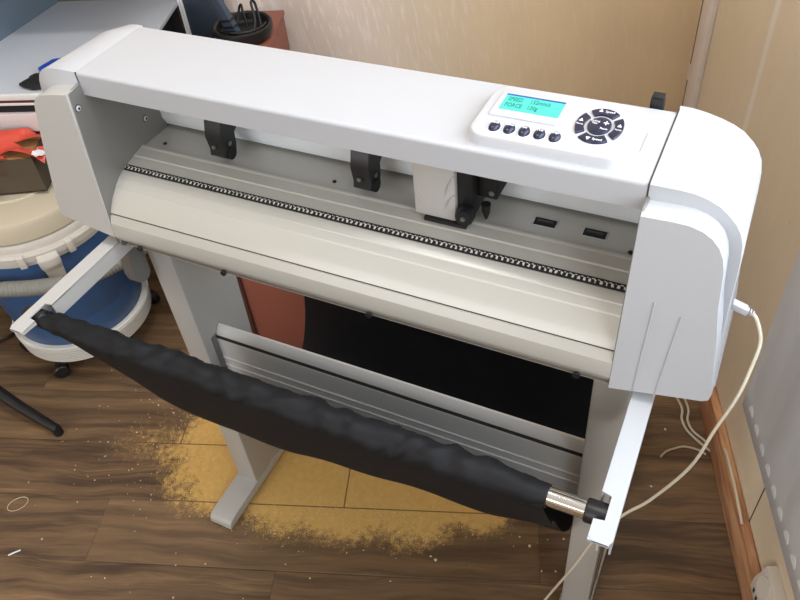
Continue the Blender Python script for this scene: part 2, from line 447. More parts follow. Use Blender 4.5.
# side plates (inner faces of the side housings)
def side_plate(x0, x1):
    pr_ = [(-0.024, 1.004), (-0.045, 0.785), (-0.0455, 0.770), (-0.040, 0.758), (-0.028, 0.753), (0.02, 0.753), (0.140, 0.765), (0.140, 1.008), (0.0, 1.008)]
    o = prism_x('side_plate', pr_, x0, x1, M['plate'], cut, 0.0008, 1)
    return o
sp = side_plate(-0.003, 0.0008)
for yy, zz in ((-0.018, 0.980), (0.086, 0.903)):
    lathe('plate_screw', [(0.0001, 0.0), (0.0040, 0.0), (0.0040, 0.0015), (0.0024, 0.0022), (0.0001, 0.0022)], (0.0006, yy, zz), M['white'], sp, 14, 'x')
    lathe('screw_recess', [(0.0001, 0.0), (0.0018, 0.0), (0.0018, 0.0006), (0.0001, 0.0006)], (0.0026, yy, zz), M['matte'], sp, 10, 'x')
    lathe('screw_washer', [(0.0001, 0.0), (0.0052, 0.0), (0.0052, 0.0006), (0.0001, 0.0006)], (0.0006, yy, zz), M['groove'], sp, 16, 'x')
lathe('pivot_cap', [(0.0001, 0.0), (0.009, 0.0), (0.009, 0.003), (0.006, 0.0038), (0.0001, 0.0038)], (0.0006, -0.034, 0.765), M['plate'], sp, 20, 'x')
side_plate(W - 0.0008, W + 0.003)

# side housings: shell + raised front cover
def shell(name, fr, bk, y0, y1, mat):
    ys = [y0, y0 + 0.004, (y0 + y1) / 2, y1 - 0.010, y1 - 0.003, y1]
    rings = []
    cx = sum(p[0] for p in fr) / len(fr); cz = sum(p[1] for p in fr) / len(fr)
    for y, ins in zip(ys, (0.0010, 0, 0, 0, 0, 0.001)):
        t = (y - y0) / (y1 - y0); r = []
        for (a, b), (c, d) in zip(fr, bk):
            X, Zc = a + (c - a) * t, b + (d - b) * t
            if abs(X - fr[0][0]) > 0.004: X -= math.copysign(ins, X - cx) if abs(X - fr[0][0]) > .04 else 0
            Zc -= ins if Zc > cz else 0
            r.append((X, y, Zc))
        rings.append(r)
    return loft(name, rings, mat, cut, smooth=35)
frR = [(.738, .757), (.738, 1.023), (.767, 1.023), (.780, 1.0220), (.792, 1.0190), (.805, 1.0130), (.816, 1.0055), (.825, .996), (.831, .986), (.835, .974), (.8375, .955), (.8385, .930), (.840, .880), (.8425, .826), (.850, .760), (.84, .758)]
bkR = [(.738, .757), (.738, 1.023), (.752, 1.0225), (.766, 1.0200), (.780, 1.0160), (.794, 1.0110), (.807, 1.0040), (.818, .9955), (.826, .986), (.832, .974), (.8355, .958), (.8375, .935), (.840, .880), (.8425, .826), (.850, .765), (.84, .763)]
shR = shell('side_housing', frR, bkR, 0.0, 0.150, M['white'])
frL = [(0.0, .755), (0.0, 1.0230), (-.030, 1.0230), (-.046, 1.0222), (-.056, 1.0195), (-.065, 1.0150), (-.072, 1.0085), (-.077, .999), (-.081, .985), (-.084, .965), (-.086, .94), (-.098, .84), (-.1005, .802), (-.098, .793), (-.088, .787)]

def shellL():
    rings = []
    for y, pull in ((0.0, 0.0), (0.06, 0.08), (0.112, 0.16), (0.140, 0.62)):
        rings.append([(fx * (1 - pull * 0.9), y, fz - (.0008 if y > .13 else 0)) for fx, fz in frL])
    return loft('side_housing', rings, M['white'], cut, 0.0015, 2, smooth=35)
shL = shellL()
box('seam_gap', W - 0.0008, W + 0.0008, -0.0006, 0.142, 0.990, 1.0236, M['groove'], cut, 0)
box('seam_gap', -0.0007, 0.0007, -0.0006, 0.0010, 0.990, 1.0228, M['groove'], cut, 0)
def cover(outl, mat):
    f = lambda z: -0.028 - (1.0 - z) * 0.083
    rings = []
    n = len(outl)
    cx = sum(p[0] for p in outl) / n; cz = sum(p[1] for p in outl) / n
    for t, sc in ((0.0, 1.0), (0.80, 1.0), (0.94, 0.993), (1.0, 0.980)):
        rings.append([(cx + (x - cx) * sc if i not in inner else x, 0.004 + (f(z) - 0.004) * t, cz + (z - cz) * (1 - (1 - sc) * 0.5)) for i, (x, z) in enumerate(outl)])
    return rings
inner = (0, 1)
cvR = [(.7385, .763), (.7385, 1.0045), (.768, 1.0055), (.784, 1.0050), (.797, 1.0015), (.807, .9955), (.815, .987), (.821, .975), (.8245, .960), (.8265, .940), (.829, .915), (.836, .876), (.847, .795), (.846, .788), (.840, .7840)]
cr = loft('front_cover', cover(cvR, None), M['white'], shR, smooth=35)
cvL = [(.0, .777), (.0, 1.0055), (-.029, 1.0010), (-.046, .9975), (-.056, .9935), (-.063, .9880), (-.067, .981), (-.0695, .972), (-.072, .960), (-.083, .908), (-.1005, .808), (-.1005, .800), (-.098, .794), (-.092, .791)]
cl = loft('front_cover', cover(cvL, None), M['cream'], shL, smooth=35)
for xa, xb, zt_ in ((.7685, .7655, .905), (.797, .789, .895)):
    ys = lambda z: -0.0285 - (1.0 - z) * 0.083
    tube('moulded_line', [(xa, ys(zt_), zt_), (xb, ys(.772), .772)], 0.0009, M['white'], cr, 6, sm=False)

# control panel on the beam
def rrect(x0, x1, y0, y1, r, n=8):
    pts = []
    for cx, cy, a0 in ((x1 - r, y1 - r, 0), (x0 + r, y1 - r, 90), (x0 + r, y0 + r, 180), (x1 - r, y0 + r, 270)):
        for k in range(n + 1):
            a = math.radians(a0 + 90 * k / n); pts.append((cx + r * math.cos(a), cy + r * math.sin(a)))
    return pts
def plate(name, x0, x1, y0, y1, r, z0, z1, mat, parent, flare=0.0, rd=0.0012):
    rings = []
    for z, g_ in ((z0, flare), (z1 - rd, 0), (z1 - rd * .3, -rd * .35), (z1, -rd)):
        rings.append([(x, y, z) for x, y in rrect(x0 - g_, x1 + g_, y0 - g_, y1 + g_, r + g_)])
    return loft(name, rings, mat, parent, smooth=50)
kp = plate('control_panel', 0.543, 0.708, 0.0095, 0.112, 0.018, 1.022, 1.0365, M['panelw'], cut, 0.0012, 0.002)
ZP = 1.0365
lf = plate('display_frame', 0.5545, 0.6315, 0.0475, 0.0955, 0.003, ZP - .001, ZP + 0.0022, M['panelw'], kp, 0, 0.0008)
box('screen', 0.5615, 0.6275, 0.0595, 0.0900, ZP + .001, ZP + 0.0026, M['lcd'], lf, 0)
box('screen_edge', 0.5615, 0.6275, 0.0885, 0.0912, ZP + .001, ZP + 0.0028, M['lcdtop'], lf, 0)
def TM(x, y, z, sy=1.0): return Matrix.Translation((x, y, z)) @ Matrix.Diagonal((1, sy, 1, 1))
text_mesh('screen_text', 'SPEED', 0.0062, TM(0.5655, 0.0810, ZP + 0.0029, 1.75), M['lcdtext'], lf, 'LEFT', 0.0002)
text_mesh('screen_text', '152mm/s', 0.0062, TM(0.5905, 0.0810, ZP + 0.0029, 1.75), M['lcdtext'], lf, 'LEFT', 0.0002)
text_mesh('screen_text', 'FORCE', 0.0062, TM(0.5655, 0.0690, ZP + 0.0029, 1.75), M['lcdtext'], lf, 'LEFT', 0.0002)
text_mesh('screen_text', '130g', 0.0062, TM(0.5905, 0.0690, ZP + 0.0029, 1.75), M['lcdtext'], lf, 'LEFT', 0.0002)
for i, tx in enumerate(('Reset', 'Offline', 'Set', 'Test', 'Origin')):
    x = 0.5695 + 0.0163 * i; y = 0.0275
    b_ = lathe('oval_button', [(0.0001, -0.001), (0.0062, -0.001), (0.0062, 0.0010), (0.0056, 0.0030), (0.0040, 0.0045), (0.0020, 0.0052), (0.0001, 0.0054)], (x, y - .001, ZP), M['button'], kp, 28, 'z', 60, 1.45)
    lathe('button_surround', [(0.0060, -0.001), (0.0074, -0.001), (0.0074, 0.0006), (0.0060, 0.0006)], (x, y - .001, ZP), M['print_'], b_, 28, 'z', 60, 1.4)
    text_mesh('button_text', tx, 0.0038 if len(tx) < 6 else 0.0031, TM(x, y + .0010, ZP + 0.0054, 1.5), M['print_'], b_, ex=0.0003)
# round keypad: four arc keys and a split centre key
KX, KY, KR = 0.6715, 0.0605, 1.33
def sector(name, a0, a1, r0, r1, parent, z1=0.0024):
    pts = []
    n = 14
    for k in range(n + 1):
        a = math.radians(a0 + (a1 - a0) * k / n); pts.append((r1 * math.cos(a), r1 * math.sin(a)))
    for k in range(n + 1):
        a = math.radians(a1 + (a0 - a1) * k / n); pts.append((r0 * math.cos(a), r0 * math.sin(a)))
    rings = [[(KX + x, KY + y * KR, ZP + z) for x, y in pts] for z in (-0.001, z1 - .0006)]
    cxx = sum(p[0] for p in pts) / len(pts); cyy = sum(p[1] for p in pts) / len(pts)
    rings.append([(KX + cxx + (x - cxx) * .94, KY + (cyy + (y - cyy) * .94) * KR, ZP + z1) for x, y in pts])
    return loft(name, rings, M['button'], parent, smooth=40)
def tri(parent, dx, dy, s, rot):
    bm = bmesh.new()
    P = [(math.cos(math.radians(rot + a)) * s, math.sin(math.radians(rot + a)) * s) for a in (0, 120, 240)]
    lo = [bm.verts.new((KX + dx + x, KY + dy + y * KR, ZP + 0.0022)) for x, y in P]
    hi = [bm.verts.new((KX + dx + x, KY + dy + y * KR, ZP + 0.0029)) for x, y in P]
    bm.faces.new(lo[::-1]); bm.faces.new(hi)
    for k in range(3): bm.faces.new((lo[k], lo[(k + 1) % 3], hi[(k + 1) % 3], hi[k]))
    fin('arrow_mark', bm, M['print_'], parent, 0)
for a, tx, rot in ((90, 'Speed', 90), (0, 'Force', 90), (270, 'Speed', 270), (180, 'Force', 90)):
    s_ = sector('arrow_key', a - 38, a + 38, 0.0155, 0.0245, kp)
    dx, dy = 0.020 * math.cos(math.radians(a)), 0.020 * math.sin(math.radians(a)) * KR
    if a in (90, 270):
        tri(s_, dx - .005, dy, 0.0026, rot)
        text_mesh('key_text', tx, 0.0042, TM(KX + dx + .0045, KY + dy, ZP + .0024, 1.25), M['print_'], s_, ex=0.0003)
    else:
        tri(s_, dx, dy + .0035, 0.0026, rot)
        text_mesh('key_text', tx, 0.0030, TM(KX + dx, KY + dy - .0035, ZP + .0024, 1.25), M['print_'], s_, ex=0.0003)
# centre: two interlocking comma keys
def comma(sgn):
    R_ = 0.0125; pts = []
    n = 16
    for k in range(n + 1):
        a = math.radians(90 + 180 * k / n); pts.append((R_ * math.cos(a), R_ * math.sin(a)))
    for k in range(1, n):
        a = math.radians(-90 - 0 + 180 * k / n)                # bulge along lower half
        pts.append((R_ / 2 * math.cos(a) * 0.55, -R_ / 2 + R_ / 2 * math.sin(a)))
    for k in range(0, n):
        a = math.radians(270 - 180 * k / n)
        pts.append((R_ / 2 * math.cos(a) * 0.55, R_ / 2 + R_ / 2 * math.sin(a)))
    pts = [(x * sgn, y * sgn) for x, y in pts]
    cxx = sum(p[0] for p in pts) / len(pts); cyy = sum(p[1] for p in pts) / len(pts)
    rings = [[(KX + cxx + (x - cxx) * s, KY + (cyy + (y - cyy) * s) * KR, ZP + z) for x, y in pts] for s, z in ((.95, -.001), (.95, .002), (.88, .0025))]
    return loft('centre_key', rings, M['button'], kp, smooth=40)
ck = comma(1); text_mesh('key_text', 'Cutting\nTest', 0.0032, TM(KX - .0058, KY + .004, ZP + .0026, 1.25), M['print_'], ck, ex=0.0003)
ck = comma(-1); text_mesh('key_text', 'Pause', 0.0034, TM(KX + .0058, KY - .006, ZP + .0026, 1.25), M['print_'], ck, ex=0.0003)
text_mesh('key_text', '+', 0.012, TM(KX + .0058, KY + .004, ZP + .0026, 1.25), M['print_'], ck, ex=0.0003)
# thin printed mark right of the panel
box('panel_mark', 0.7165, 0.7178, 0.05, 0.085, 1.0228, 1.0234, plain('mark_grey', (150, 150, 155), 0.5), cut, 0)

# pinch rollers
def pinch(x):
    pr_ = [(0.118, 0.968), (0.074, 0.972), (0.070, 0.962), (0.084, 0.950), (0.070, 0.935), (0.063, 0.912), (0.066, 0.890), (0.064, 0.880), (0.090, 0.876), (0.094, 0.888), (0.096, 0.905), (0.112, 0.915), (0.118, 0.93)]
    o = loft('pinch_roller', [[(xx, y, z) for y, z in pr_] for xx in (x - 0.015, x + 0.012)], M['black'], cut, 0.001, 1)
    box('clamp_plate', x - 0.021, x + 0.026, 0.066, 0.112, 0.950, 0.958, M['black'], o, 0.001)
    lathe('roller_wheel', [(0.0001, -0.010), (0.0095, -0.010), (0.0095, 0.010), (0.0001, 0.010)], (x + 0.004, 0.078, 0.8810), M['matte'], o, 20, 'x')
    lathe('roller_screw', [(0.0001, 0.0), (0.0036, 0.0), (0.0036, 0.0016), (0.0001, 0.002)], (x + 0.0125, 0.078, 0.897), M['screw'], o, 12, 'x')
    lathe('roller_bolt', [(0.0001, -0.003), (0.003, -0.003), (0.003, 0.0), (0.0001, 0.0)], (x - 0.003, 0.0640, 0.897), M['screw'], o, 12, 'y')
    tube('spring_lever', [(x + 0.012, 0.080, 0.945), (x + 0.022, 0.078, 0.935), (x + 0.027, 0.072, 0.950)], 0.0022, M['black'], o, 8)
for xx in (0.143, 0.374): pinch(xx)

# carriage
car = box('carriage', 0.4565, 0.5125, 0.047, 0.112, 0.8765, 0.989, M['cream'], cut, 0.003)
for k, (za, zb) in enumerate(((.935, .918), (.918, .895))):
    tube('moulded_curve', [(0.511, 0.0468, za), (0.503, 0.0464, (za + zb) / 2), (0.499, 0.0466, zb)][::-1] if k else [(0.5115, 0.0468, .945), (0.503, 0.0464, .930), (0.4995, 0.0466, .915)], 0.0009, M['white'], car, 6)
tube('moulded_curve', [(0.458, 0.0466, .918), (0.464, 0.0464, .904), (0.470, 0.0466, .897)], 0.0008, M['cream'], car, 6)
box('carriage_base', 0.470, 0.527, 0.043, 0.105, 0.8715, 0.8765, M['matte'], car, 0.0008)
ch = box('tool_holder', 0.5125, 0.5335, 0.052, 0.110, 0.885, 0.986, M['black'], car, 0.003)
lathe('holder_knob', [(0.0001, -0.012), (0.0105, -0.012), (0.012, -0.009), (0.012, 0.0), (0.0001, 0.0)], (0.5255, 0.050, 0.892), M['black'], ch, 24, 'y')
lathe('knob_screw', [(0.0001, -0.002), (0.003, -0.002), (0.003, 0.0), (0.0001, 0.0)], (0.5255, 0.038, 0.892), M['screw'], ch, 12, 'y')
box('side_bracket', 0.5335, 0.5575, 0.070, 0.112, 0.905, 0.985, M['matte'], ch, 0.002)
lathe('bracket_screw', [(0.0001, -0.003), (0.0035, -0.003), (0.0035, 0.0), (0.0001, 0.0)], (0.551, 0.0705, 0.915), M['screw'], ch, 12, 'y')
lathe('blade_screw', [(0.0001, -0.007), (0.0045, -0.007), (0.0045, -.003), (0.0075, -.003), (0.0075, 0.0), (0.0001, 0.0)], (0.540, 0.0705, 0.953), M['screw'], ch, 16, 'y')
tube('cutter_wire', [(0.553, 0.072, 0.975), (0.562, 0.066, 0.968), (0.563, 0.072, 0.955), (0.556, 0.08, 0.95)], 0.0016, M['matte'], ch, 8)
lathe('blade_holder', [(0.0001, 0.8735), (0.0015, 0.8745), (0.005, 0.886), (0.006, 0.898), (0.0001, 0.898)], (0.5440, 0.068, 0.0), M['matte'], ch, 16)

# clip behind the beam
cp = box('rear_clip', 0.7065, 0.7215, 0.1415, 0.152, 0.985, 1.030, M['black'], cut, 0.002)
box('clip_tab', 0.7075, 0.7205, 0.1405, 0.152, 1.0305, 1.0335, M['matte'], cp, 0.0008)

# ---- stand
def leg(xa, xb):
    pr_ = [(0.016, 0.762), (0.016, 0.028), (0.132, 0.028), (0.150, 0.762)]
    o = prism_x('stand_leg', pr_, xa, xb, M['stand'], cut, 0.003, 2)
    return o
lL = leg(-0.0246, 0.0247); lR = leg(0.7105, 0.7596)
for xx, sg in ((0.7596, 1),):
    for y0 in (0.045, 0.085):
        box('leg_groove', xx - 0.001, xx + 0.0005, y0, y0 + 0.008, 0.03, 0.76, M['groove'], lR, 0)
for xa, xb in ((-0.0285, 0.0262), (0.7070, 0.7625)):
    pr_ = [(-0.095, 0.006), (-0.093, 0.020), (-0.087, 0.027), (-0.07, 0.030), (0.52, 0.030), (0.537, 0.027), (0.543, 0.02), (0.545, 0.006)]
    ft = prism_x('stand_foot', pr_, xa, xb, M['stand'], cut, 0.002, 2)
    for yy in (-0.06, 0.5):
        lathe('foot_pad', [(0.0001, 0.0), (0.016, 0.0), (0.016, 0.008), (0.0001, 0.008)], ((xa + xb) / 2, yy, 0.0), M['matte'], ft, 20)
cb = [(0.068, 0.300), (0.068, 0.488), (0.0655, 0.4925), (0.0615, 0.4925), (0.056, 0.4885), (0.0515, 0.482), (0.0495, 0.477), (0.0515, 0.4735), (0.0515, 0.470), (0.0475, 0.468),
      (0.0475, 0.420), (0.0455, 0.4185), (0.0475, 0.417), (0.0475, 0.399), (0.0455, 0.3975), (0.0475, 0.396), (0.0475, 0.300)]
xb_ = prism_x('crossbar', cb, 0.0262, 0.7090, plain('lightened_stand_enamel', (222, 221, 219), 0.34, var=0.01), cut, smooth=20)  # enamel lightened to offset the shade cast by the body above
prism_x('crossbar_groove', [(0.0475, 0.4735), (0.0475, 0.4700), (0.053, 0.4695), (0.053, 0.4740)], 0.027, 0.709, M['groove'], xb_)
box('mounting_plate', 0.0248, 0.0270, 0.036, 0.066, 0.290, 0.480, M['plate'], xb_, 0.001)

# support arms for the catch tube: channel section with a hooked tip
def arm(xi, xo, xi2, xo2, s):
    """xi inner x, xo outer x at the root; xi2/xo2 at the tip"""
    def top(t, inn): return (xi + (xi2 - xi) * t) if inn else (xo + (xo2 - xo) * t)
    ys = [-0.010, -0.168, -0.170, -0.204, -0.206, -0.224]
    th = 0.0022
    bm = bmesh.new()
    def quad_strip(y0, y1, x0f, x1f, z0f, z1f): pass
    zf = lambda y: 0.762 + (y + 0.01) * 0.135
    # top skin as an outline in plan: strip with notch on the inner side near the tip
    def P(y, w):
        t = (y + 0.01) / (-0.214); a = xi + (xi2 - xi) * t; b = xo + (xo2 - xo) * t
        return a + (b - a) * w
    outl = [(-0.010, 0.0), (-0.168, 0.0), (-0.1705, 0.45), (-0.199, 0.45), (-0.2005, -0.02), (-0.2200, -0.02), (-0.2240, 0.18), (-0.2240, 0.85), (-0.2180, 1.0), (-0.010, 1.0)]
    tp = [(P(y, w), y, zf(y)) for y, w in outl]
    bt = [(x, y, z - th) for x, y, z in tp]
    vt = [bm.verts.new(p) for p in tp]; vb = [bm.verts.new(p) for p in bt]
    bm.faces.new(vt); bm.faces.new(vb[::-1])
    for k in range(len(vt)): bm.faces.new((vt[k], vb[k], vb[(k + 1) % len(vt)], vt[(k + 1) % len(vt)]))
    # two webs
    for w, w2, ye in ((0.0, 0.09, -0.168), (0.91, 1.0, -0.218)):
        vs = []
        for y in (-0.010, ye):
            for ww in (w, w2):
                for dz in (0.0005, 0.028): vs.append(bm.verts.new((P(y, ww), y, zf(y) - dz)))
        for q in ((0, 1, 3, 2), (4, 6, 7, 5), (0, 4, 5, 1), (2, 3, 7, 6), (0, 2, 6, 4), (1, 5, 7, 3)): bm.faces.new([vs[i] for i in q])
    # hook lip under the tube
    vs = []
    for y in (-0.2005, -0.224):
        for ww in (-0.02, 0.9):
            for dz in (0.0005, 0.008 if y > -.21 else 0.005): vs.append(bm.verts.new((P(y, ww), y, zf(y) - dz)))
    for q in ((0, 1, 3, 2), (4, 6, 7, 5), (0, 4, 5, 1), (2, 3, 7, 6), (0, 2, 6, 4), (1, 5, 7, 3)): bm.faces.new([vs[i] for i in q])
    return fin('support_arm', bm, M['white'] if s > 0 else M['cream'], cut, 30)
aL = arm(-0.006, -0.030, -0.040, -0.066, -1)
aR = arm(0.7655, 0.7895, 0.7665, 0.7915, 1)
br = [(-0.014, 0.756), (-0.024, 0.67), (-0.021, 0.655), (-0.012, 0.646), (0.002, 0.646), (0.010, 0.655), (0.016, 0.756)]
for x0, par in ((-0.0465, aL), (0.7602, aR)):
    prism_x('arm_bracket', br, x0, x0 + 0.0028 + (0.0 if x0 > 0 else .019), M['stand'] if x0 > 0 else M['plate'], par, 0.001, 1)
# tube, caps, chrome end
TY, TZ = -0.185, 0.722
tb = lathe('catch_tube', [(0.0001, -0.060), (0.0110, -0.060), (0.0110, 0.772), (0.0001, 0.772)], (0.0, TY, TZ), M['chrome'], cut, 32, 'x')
for x0, x1 in ((-0.072, -0.037), (0.7545, 0.7815)):
    lathe('end_cap', [(0.0001, x0), (0.0125, x0), (0.0138, x0 + .002), (0.0138, x1 - .001), (0.0125, x1), (0.0001, x1)], (0.0, TY, TZ), M['black'], tb, 28, 'x')
# sleeve and the hanging cloth
def sleeve():
    bm = bmesh.new(); nx, ns = 150, 20
    rings = []
    for i in range(nx + 1):
        t = i / nx; x = -0.034 + t * (0.7125 + 0.034)
        r = 0.0148 + 0.0042 * min(1, t * 3.5)
        if t > .9: r = 0.0190 - 0.0045 * (t - .9) * 10
        ring = []
        for k in range(ns):
            a = 2 * PI * k / ns
            rr = r + 0.0016 * math.sin(t * 130 + a * 3 + 3 * math.sin(t * 17)) * (0.4 + math.sin(t * 23 + a)) + 0.0012 * math.sin(t * 71 - 2 * a + 2 * math.sin(t * 29)) + 0.0005 * math.sin(t * 260 + a * 4)
            rr *= 1.0 if t > .02 else .92
            ring.append(bm.verts.new((x, TY + rr * math.cos(a), TZ - 0.002 * math.sin(PI * t) + rr * math.sin(a))))
        rings.append(ring)
    for a, b in zip(rings, rings[1:]):
        for k in range(ns): bm.faces.new((a[k], a[(k + 1) % ns], b[(k + 1) % ns], b[k]))
    bm.faces.new(rings[0][::-1]); bm.faces.new(rings[-1])
    return fin('cloth_sleeve', bm, M['cloth'], tb, 80)
sleeve()
HX = [(-.04, .01), (-.03, .02), (.0, .045), (.03, .072), (.07, .098), (.113, .120), (.213, .134), (.335, .136), (.405, .129), (.50, .120), (.57, .117), (.63, .112), (.68, .098), (.72, .080)]
def hfun(x):
    for (a, b), (c, d) in zip(HX, HX[1:]):
        if a <= x <= c: return b + (d - b) * (x - a) / (c - a)
    return HX[-1][1] if x > 0 else HX[0][1]
def catch_cloth():
    bm = bmesh.new(); nx = 90; grid = []
    for i in range(nx + 1):
        s = i / nx
        def X(l, r): return l + (r - l) * s
        xf = X(-0.028, 0.707); h = hfun(xf)
        xs = [X(-0.030, .712), X(-.030, .712), X(-.022, .716), X(-.008, .717), X(.029, .709), X(.036, .706), X(.036, .702), X(.014, .702), X(.022, .702), X(.030, .702)]
        pts = [(TY - .004, TZ + .010), (TY - .0165, TZ - .004), (TY - .008, TZ - .45 * h - .004), (-.173, TZ - h), (-0.120, TZ - h - .075), (-0.02, .375 - h * .15), (.085, .215), (.24, .150), (.315, .28), (.35, .60)]
        path = smooth_path([(a, b[0], b[1]) for a, b in zip(xs, pts)], 5)
        col = []
        for j, p in enumerate(path):
            wv = 0.0012 * math.sin(s * 30 + j * .25) * math.sin(j * .13) + 0.003 * math.sin(s * 6 + j * .21) * min(1, j / 8)
            col.append(bm.verts.new((p.x, p.y + wv * .7, p.z + wv)))
        grid.append(col)
    for a, b in zip(grid, grid[1:]):
        for j in range(len(a) - 1): bm.faces.new((a[j], b[j], b[j + 1], a[j + 1]))
    g0 = list(bm.faces)
    bmesh.ops.recalc_face_normals(bm, faces=g0)
    bmesh.ops.solidify(bm, geom=g0, thickness=0.0008)
    return fin('catch_cloth', bm, M['cloth'], cut, 80)
catch_cloth()
tube('rear_cloth_bar', [(-0.02, 0.353, 0.603), (0.755, 0.353, 0.603)], 0.009, M['stand'], cut, 16, sm=False)
for xx in (-0.0, 0.735):
    box('rear_arm', xx - 0.010, xx + 0.010, 0.140, 0.366, 0.592, 0.616, M['stand'], cut, 0.002)

# ------------------------------------------------------------------ USB cable
usb = thing('usb_cable', (0.876, 0.02, 0.86), 'thin ivory USB cable plugged into the right end of the plotter', 'cable')
def ub(a, b, c):
    a, b, c = a * .85, b * .8, c * .8; return Vector((0.842 + a * .94, 0.016 + b + a * .05, 0.880 + c - a * .34))
plg = box('plug', 0.000, 0.020, -0.006, 0.006, -0.0055, 0.0055, M['white'], usb, 0.0015, ub)
bm = bmesh.new()
for a, r in ((.020, .0038), (.0235, .0034), (.0270, .0030)):
    bx(bm, a, a + .0022, -r, r, -r, r, ub, .0008)
fin('strain_relief', bm, M['white'], plg)
tube('cord', [(0.863, 0.017, 0.8725), (0.870, 0.014, 0.866), (0.879, 0.005, 0.846), (0.878, -0.010, 0.822), (0.873, -0.030, 0.791), (0.861, -0.045, 0.742), (0.848, -0.055, 0.673),
               (0.815, -0.065, 0.593), (0.790, -0.070, 0.550), (0.764, -0.075, 0.489), (0.739, -0.080, 0.384), (0.702, -0.085, 0.243), (0.672, -0.090, 0.100), (0.655, -0.10, 0.02), (0.63, -0.13, 0.0035), (0.58, -0.22, 0.003)],
     0.0020, M['cable'], usb, 8, n=6)
tie = tube('cord_clip', [(0.764, -0.0755, 0.500), (0.764, -0.0790, 0.470), (0.765, -0.0815, 0.452)], 0.0016, M['cable'], usb, 6)

# ------------------------------------------------------------------ cables on the floor by the wall
def cord(pts, lab, r=0.003):
    return tag(tube('floor_cable', pts, r, M['cable'], None, 8), lab, 'cable')
cord([(0.790, 0.60, .14), (0.800, 0.59, .05), (0.828, 0.575, .006), (0.834, 0.545, .0045), (0.851, 0.518, .0045), (0.885, 0.494, .0045), (0.905, 0.482, .006), (0.918, 0.462, .02), (0.925, .445, .06), (0.930, 0.425, 0.094), (0.955, 0.360, 0.0945), (0.975, 0.300, 0.0945), (0.985, 0.27, 0.093)],
     'ivory cable curving from behind the plotter over the brown baseboard')
cord([(0.805, 0.61, .14), (0.815, 0.60, .05), (0.842, 0.578, .0055), (0.846, 0.548, .0045), (0.862, 0.522, .0045), (0.890, 0.505, .0045), (0.905, 0.492, .0045)],
     'shorter ivory cable looping beside the longer one on the dark floor', 0.0028)
cord([(0.812, 0.428, .003), (0.820, 0.446, .003), (0.834, 0.460, .003), (0.855, 0.474, .003), (0.885, 0.476, .003), (0.900, 0.470, .003)],
     'short loose cable end lying curved on the floor near the baseboard', 0.0024)

# ------------------------------------------------------------------ double socket above the baseboard
sk = thing('wall_socket', RW(WR, -0.26, 0.092), 'white surface-mounted double wall socket sitting on the brown baseboard', 'socket')
spf = [(0.0, 0.0), (0.024, 0.0), (0.030, 0.006), (0.030, 0.034), (0.018, 0.078), (0.0, 0.080)]
o = loft('socket_body', [[RW(WR - a, v, 0.092 + b) for a, b in spf] for v in (-0.325, -0.205)], M['socket'], sk, 0.0015, 2)
for v in (-0.234, -0.293):
    c = RW(WR - 0.0245, v, 0.092 + 0.055)
    nrm = (RW(-0.078 + 0.034, 0, 0) * 1.0 + Vector((0, 0, 0.012))).normalized()
    q = Vector((0, 0, 1)).rotation_difference(nrm).to_matrix().to_4x4()
    for nm, pf, mt in (('socket_rim', [(0.013, 0.0), (0.020, 0.0), (0.020, 0.0022), (0.013, 0.0022)], M['socket']), ('socket_well', [(0.0001, 0.0), (0.013, 0.0), (0.013, 0.0008), (0.0001, 0.0008)], plain('socket_shadow', (96, 84, 72), 0.7)),
                       ('pin_hole', [(0.0001, 0.0), (0.0028, 0.0), (0.0028, 0.0012), (0.0001, 0.0012)], M['matte'])):
        for dx in ((0,) if nm != 'pin_hole' else (-0.007, 0.007)):
            b = bmesh.new(); lathe_bm(b, pf, (0, dx, 0), 20)
            b.transform(Matrix.Translation(c) @ q)
            fin(nm, b, mt, sk, 35)
for v in (-0.225, -0.240, -0.280, -0.30):
    box('vent_slot', WR - 0.0306, WR - 0.029, v, v + .006, 0.105, 0.117, M['groove'], sk, 0, RW)

# ------------------------------------------------------------------ radiator on the right wall
rd = thing('radiator', RW(0.965, -0.7, 0.42), 'white ribbed panel radiator on the beige wall beside the plotter', 'radiator')
RF, RZ0, RZ1, RV0, RV1 = 0.950, 0.425, 0.93, -1.45, -0.052
def rad_panel():
    bm = bmesh.new(); n = 460; rows = []
    zs = [RZ0, RZ0 + .004, RZ0 + .045, RZ0 + .075, RZ1 - .05, RZ1 - .02, RZ1 - .004, RZ1]
    for i in range(n + 1):
        v = RV1 + (RV0 - RV1) * i / n
        ph = (RV1 - v) / 0.10
        fr = ph - math.floor(ph)
        prof_ = max(0.0, math.sin(PI * min(1, max(0, (fr - .18) / .64)))) * 0.0035
        if i in (0, n): prof_ = 0
        rows.append([bm.verts.new(RW(RF + (0.004 if z in (RZ0, RZ1) or i in (0, n) else 0) - (prof_ if 3 <= k <= 4 else 0), v, z)) for k, z in enumerate(zs)])
    back = [[bm.verts.new(RW(RF + 0.020, v, z)) for z in (RZ0, RZ1)] for v in (RV1, RV0)]
    for a, b in zip(rows, rows[1:]):
        for k in range(len(zs) - 1): bm.faces.new((a[k], a[k + 1], b[k + 1], b[k]))
    bm.faces.new([back[0][0], back[0][1]] + rows[0][::-1]); bm.faces.new([back[1][1], back[1][0]] + rows[-1])
    bm.faces.new([back[0][0], back[1][0]] + [r[0] for r in rows[::-1]])
    bm.faces.new([back[1][1], back[0][1]] + [r[-1] for r in rows])
    bm.faces.new((back[0][0], back[0][1], back[1][1], back[1][0]))
    return fin('front_panel', bm, M['rad'], rd, 50)
rad_panel()
box('rear_panel', RF + 0.045, RF + 0.060, RV0, RV1, RZ0 + .01, RZ1 - .01, M['rad'], rd, 0.003, RW)
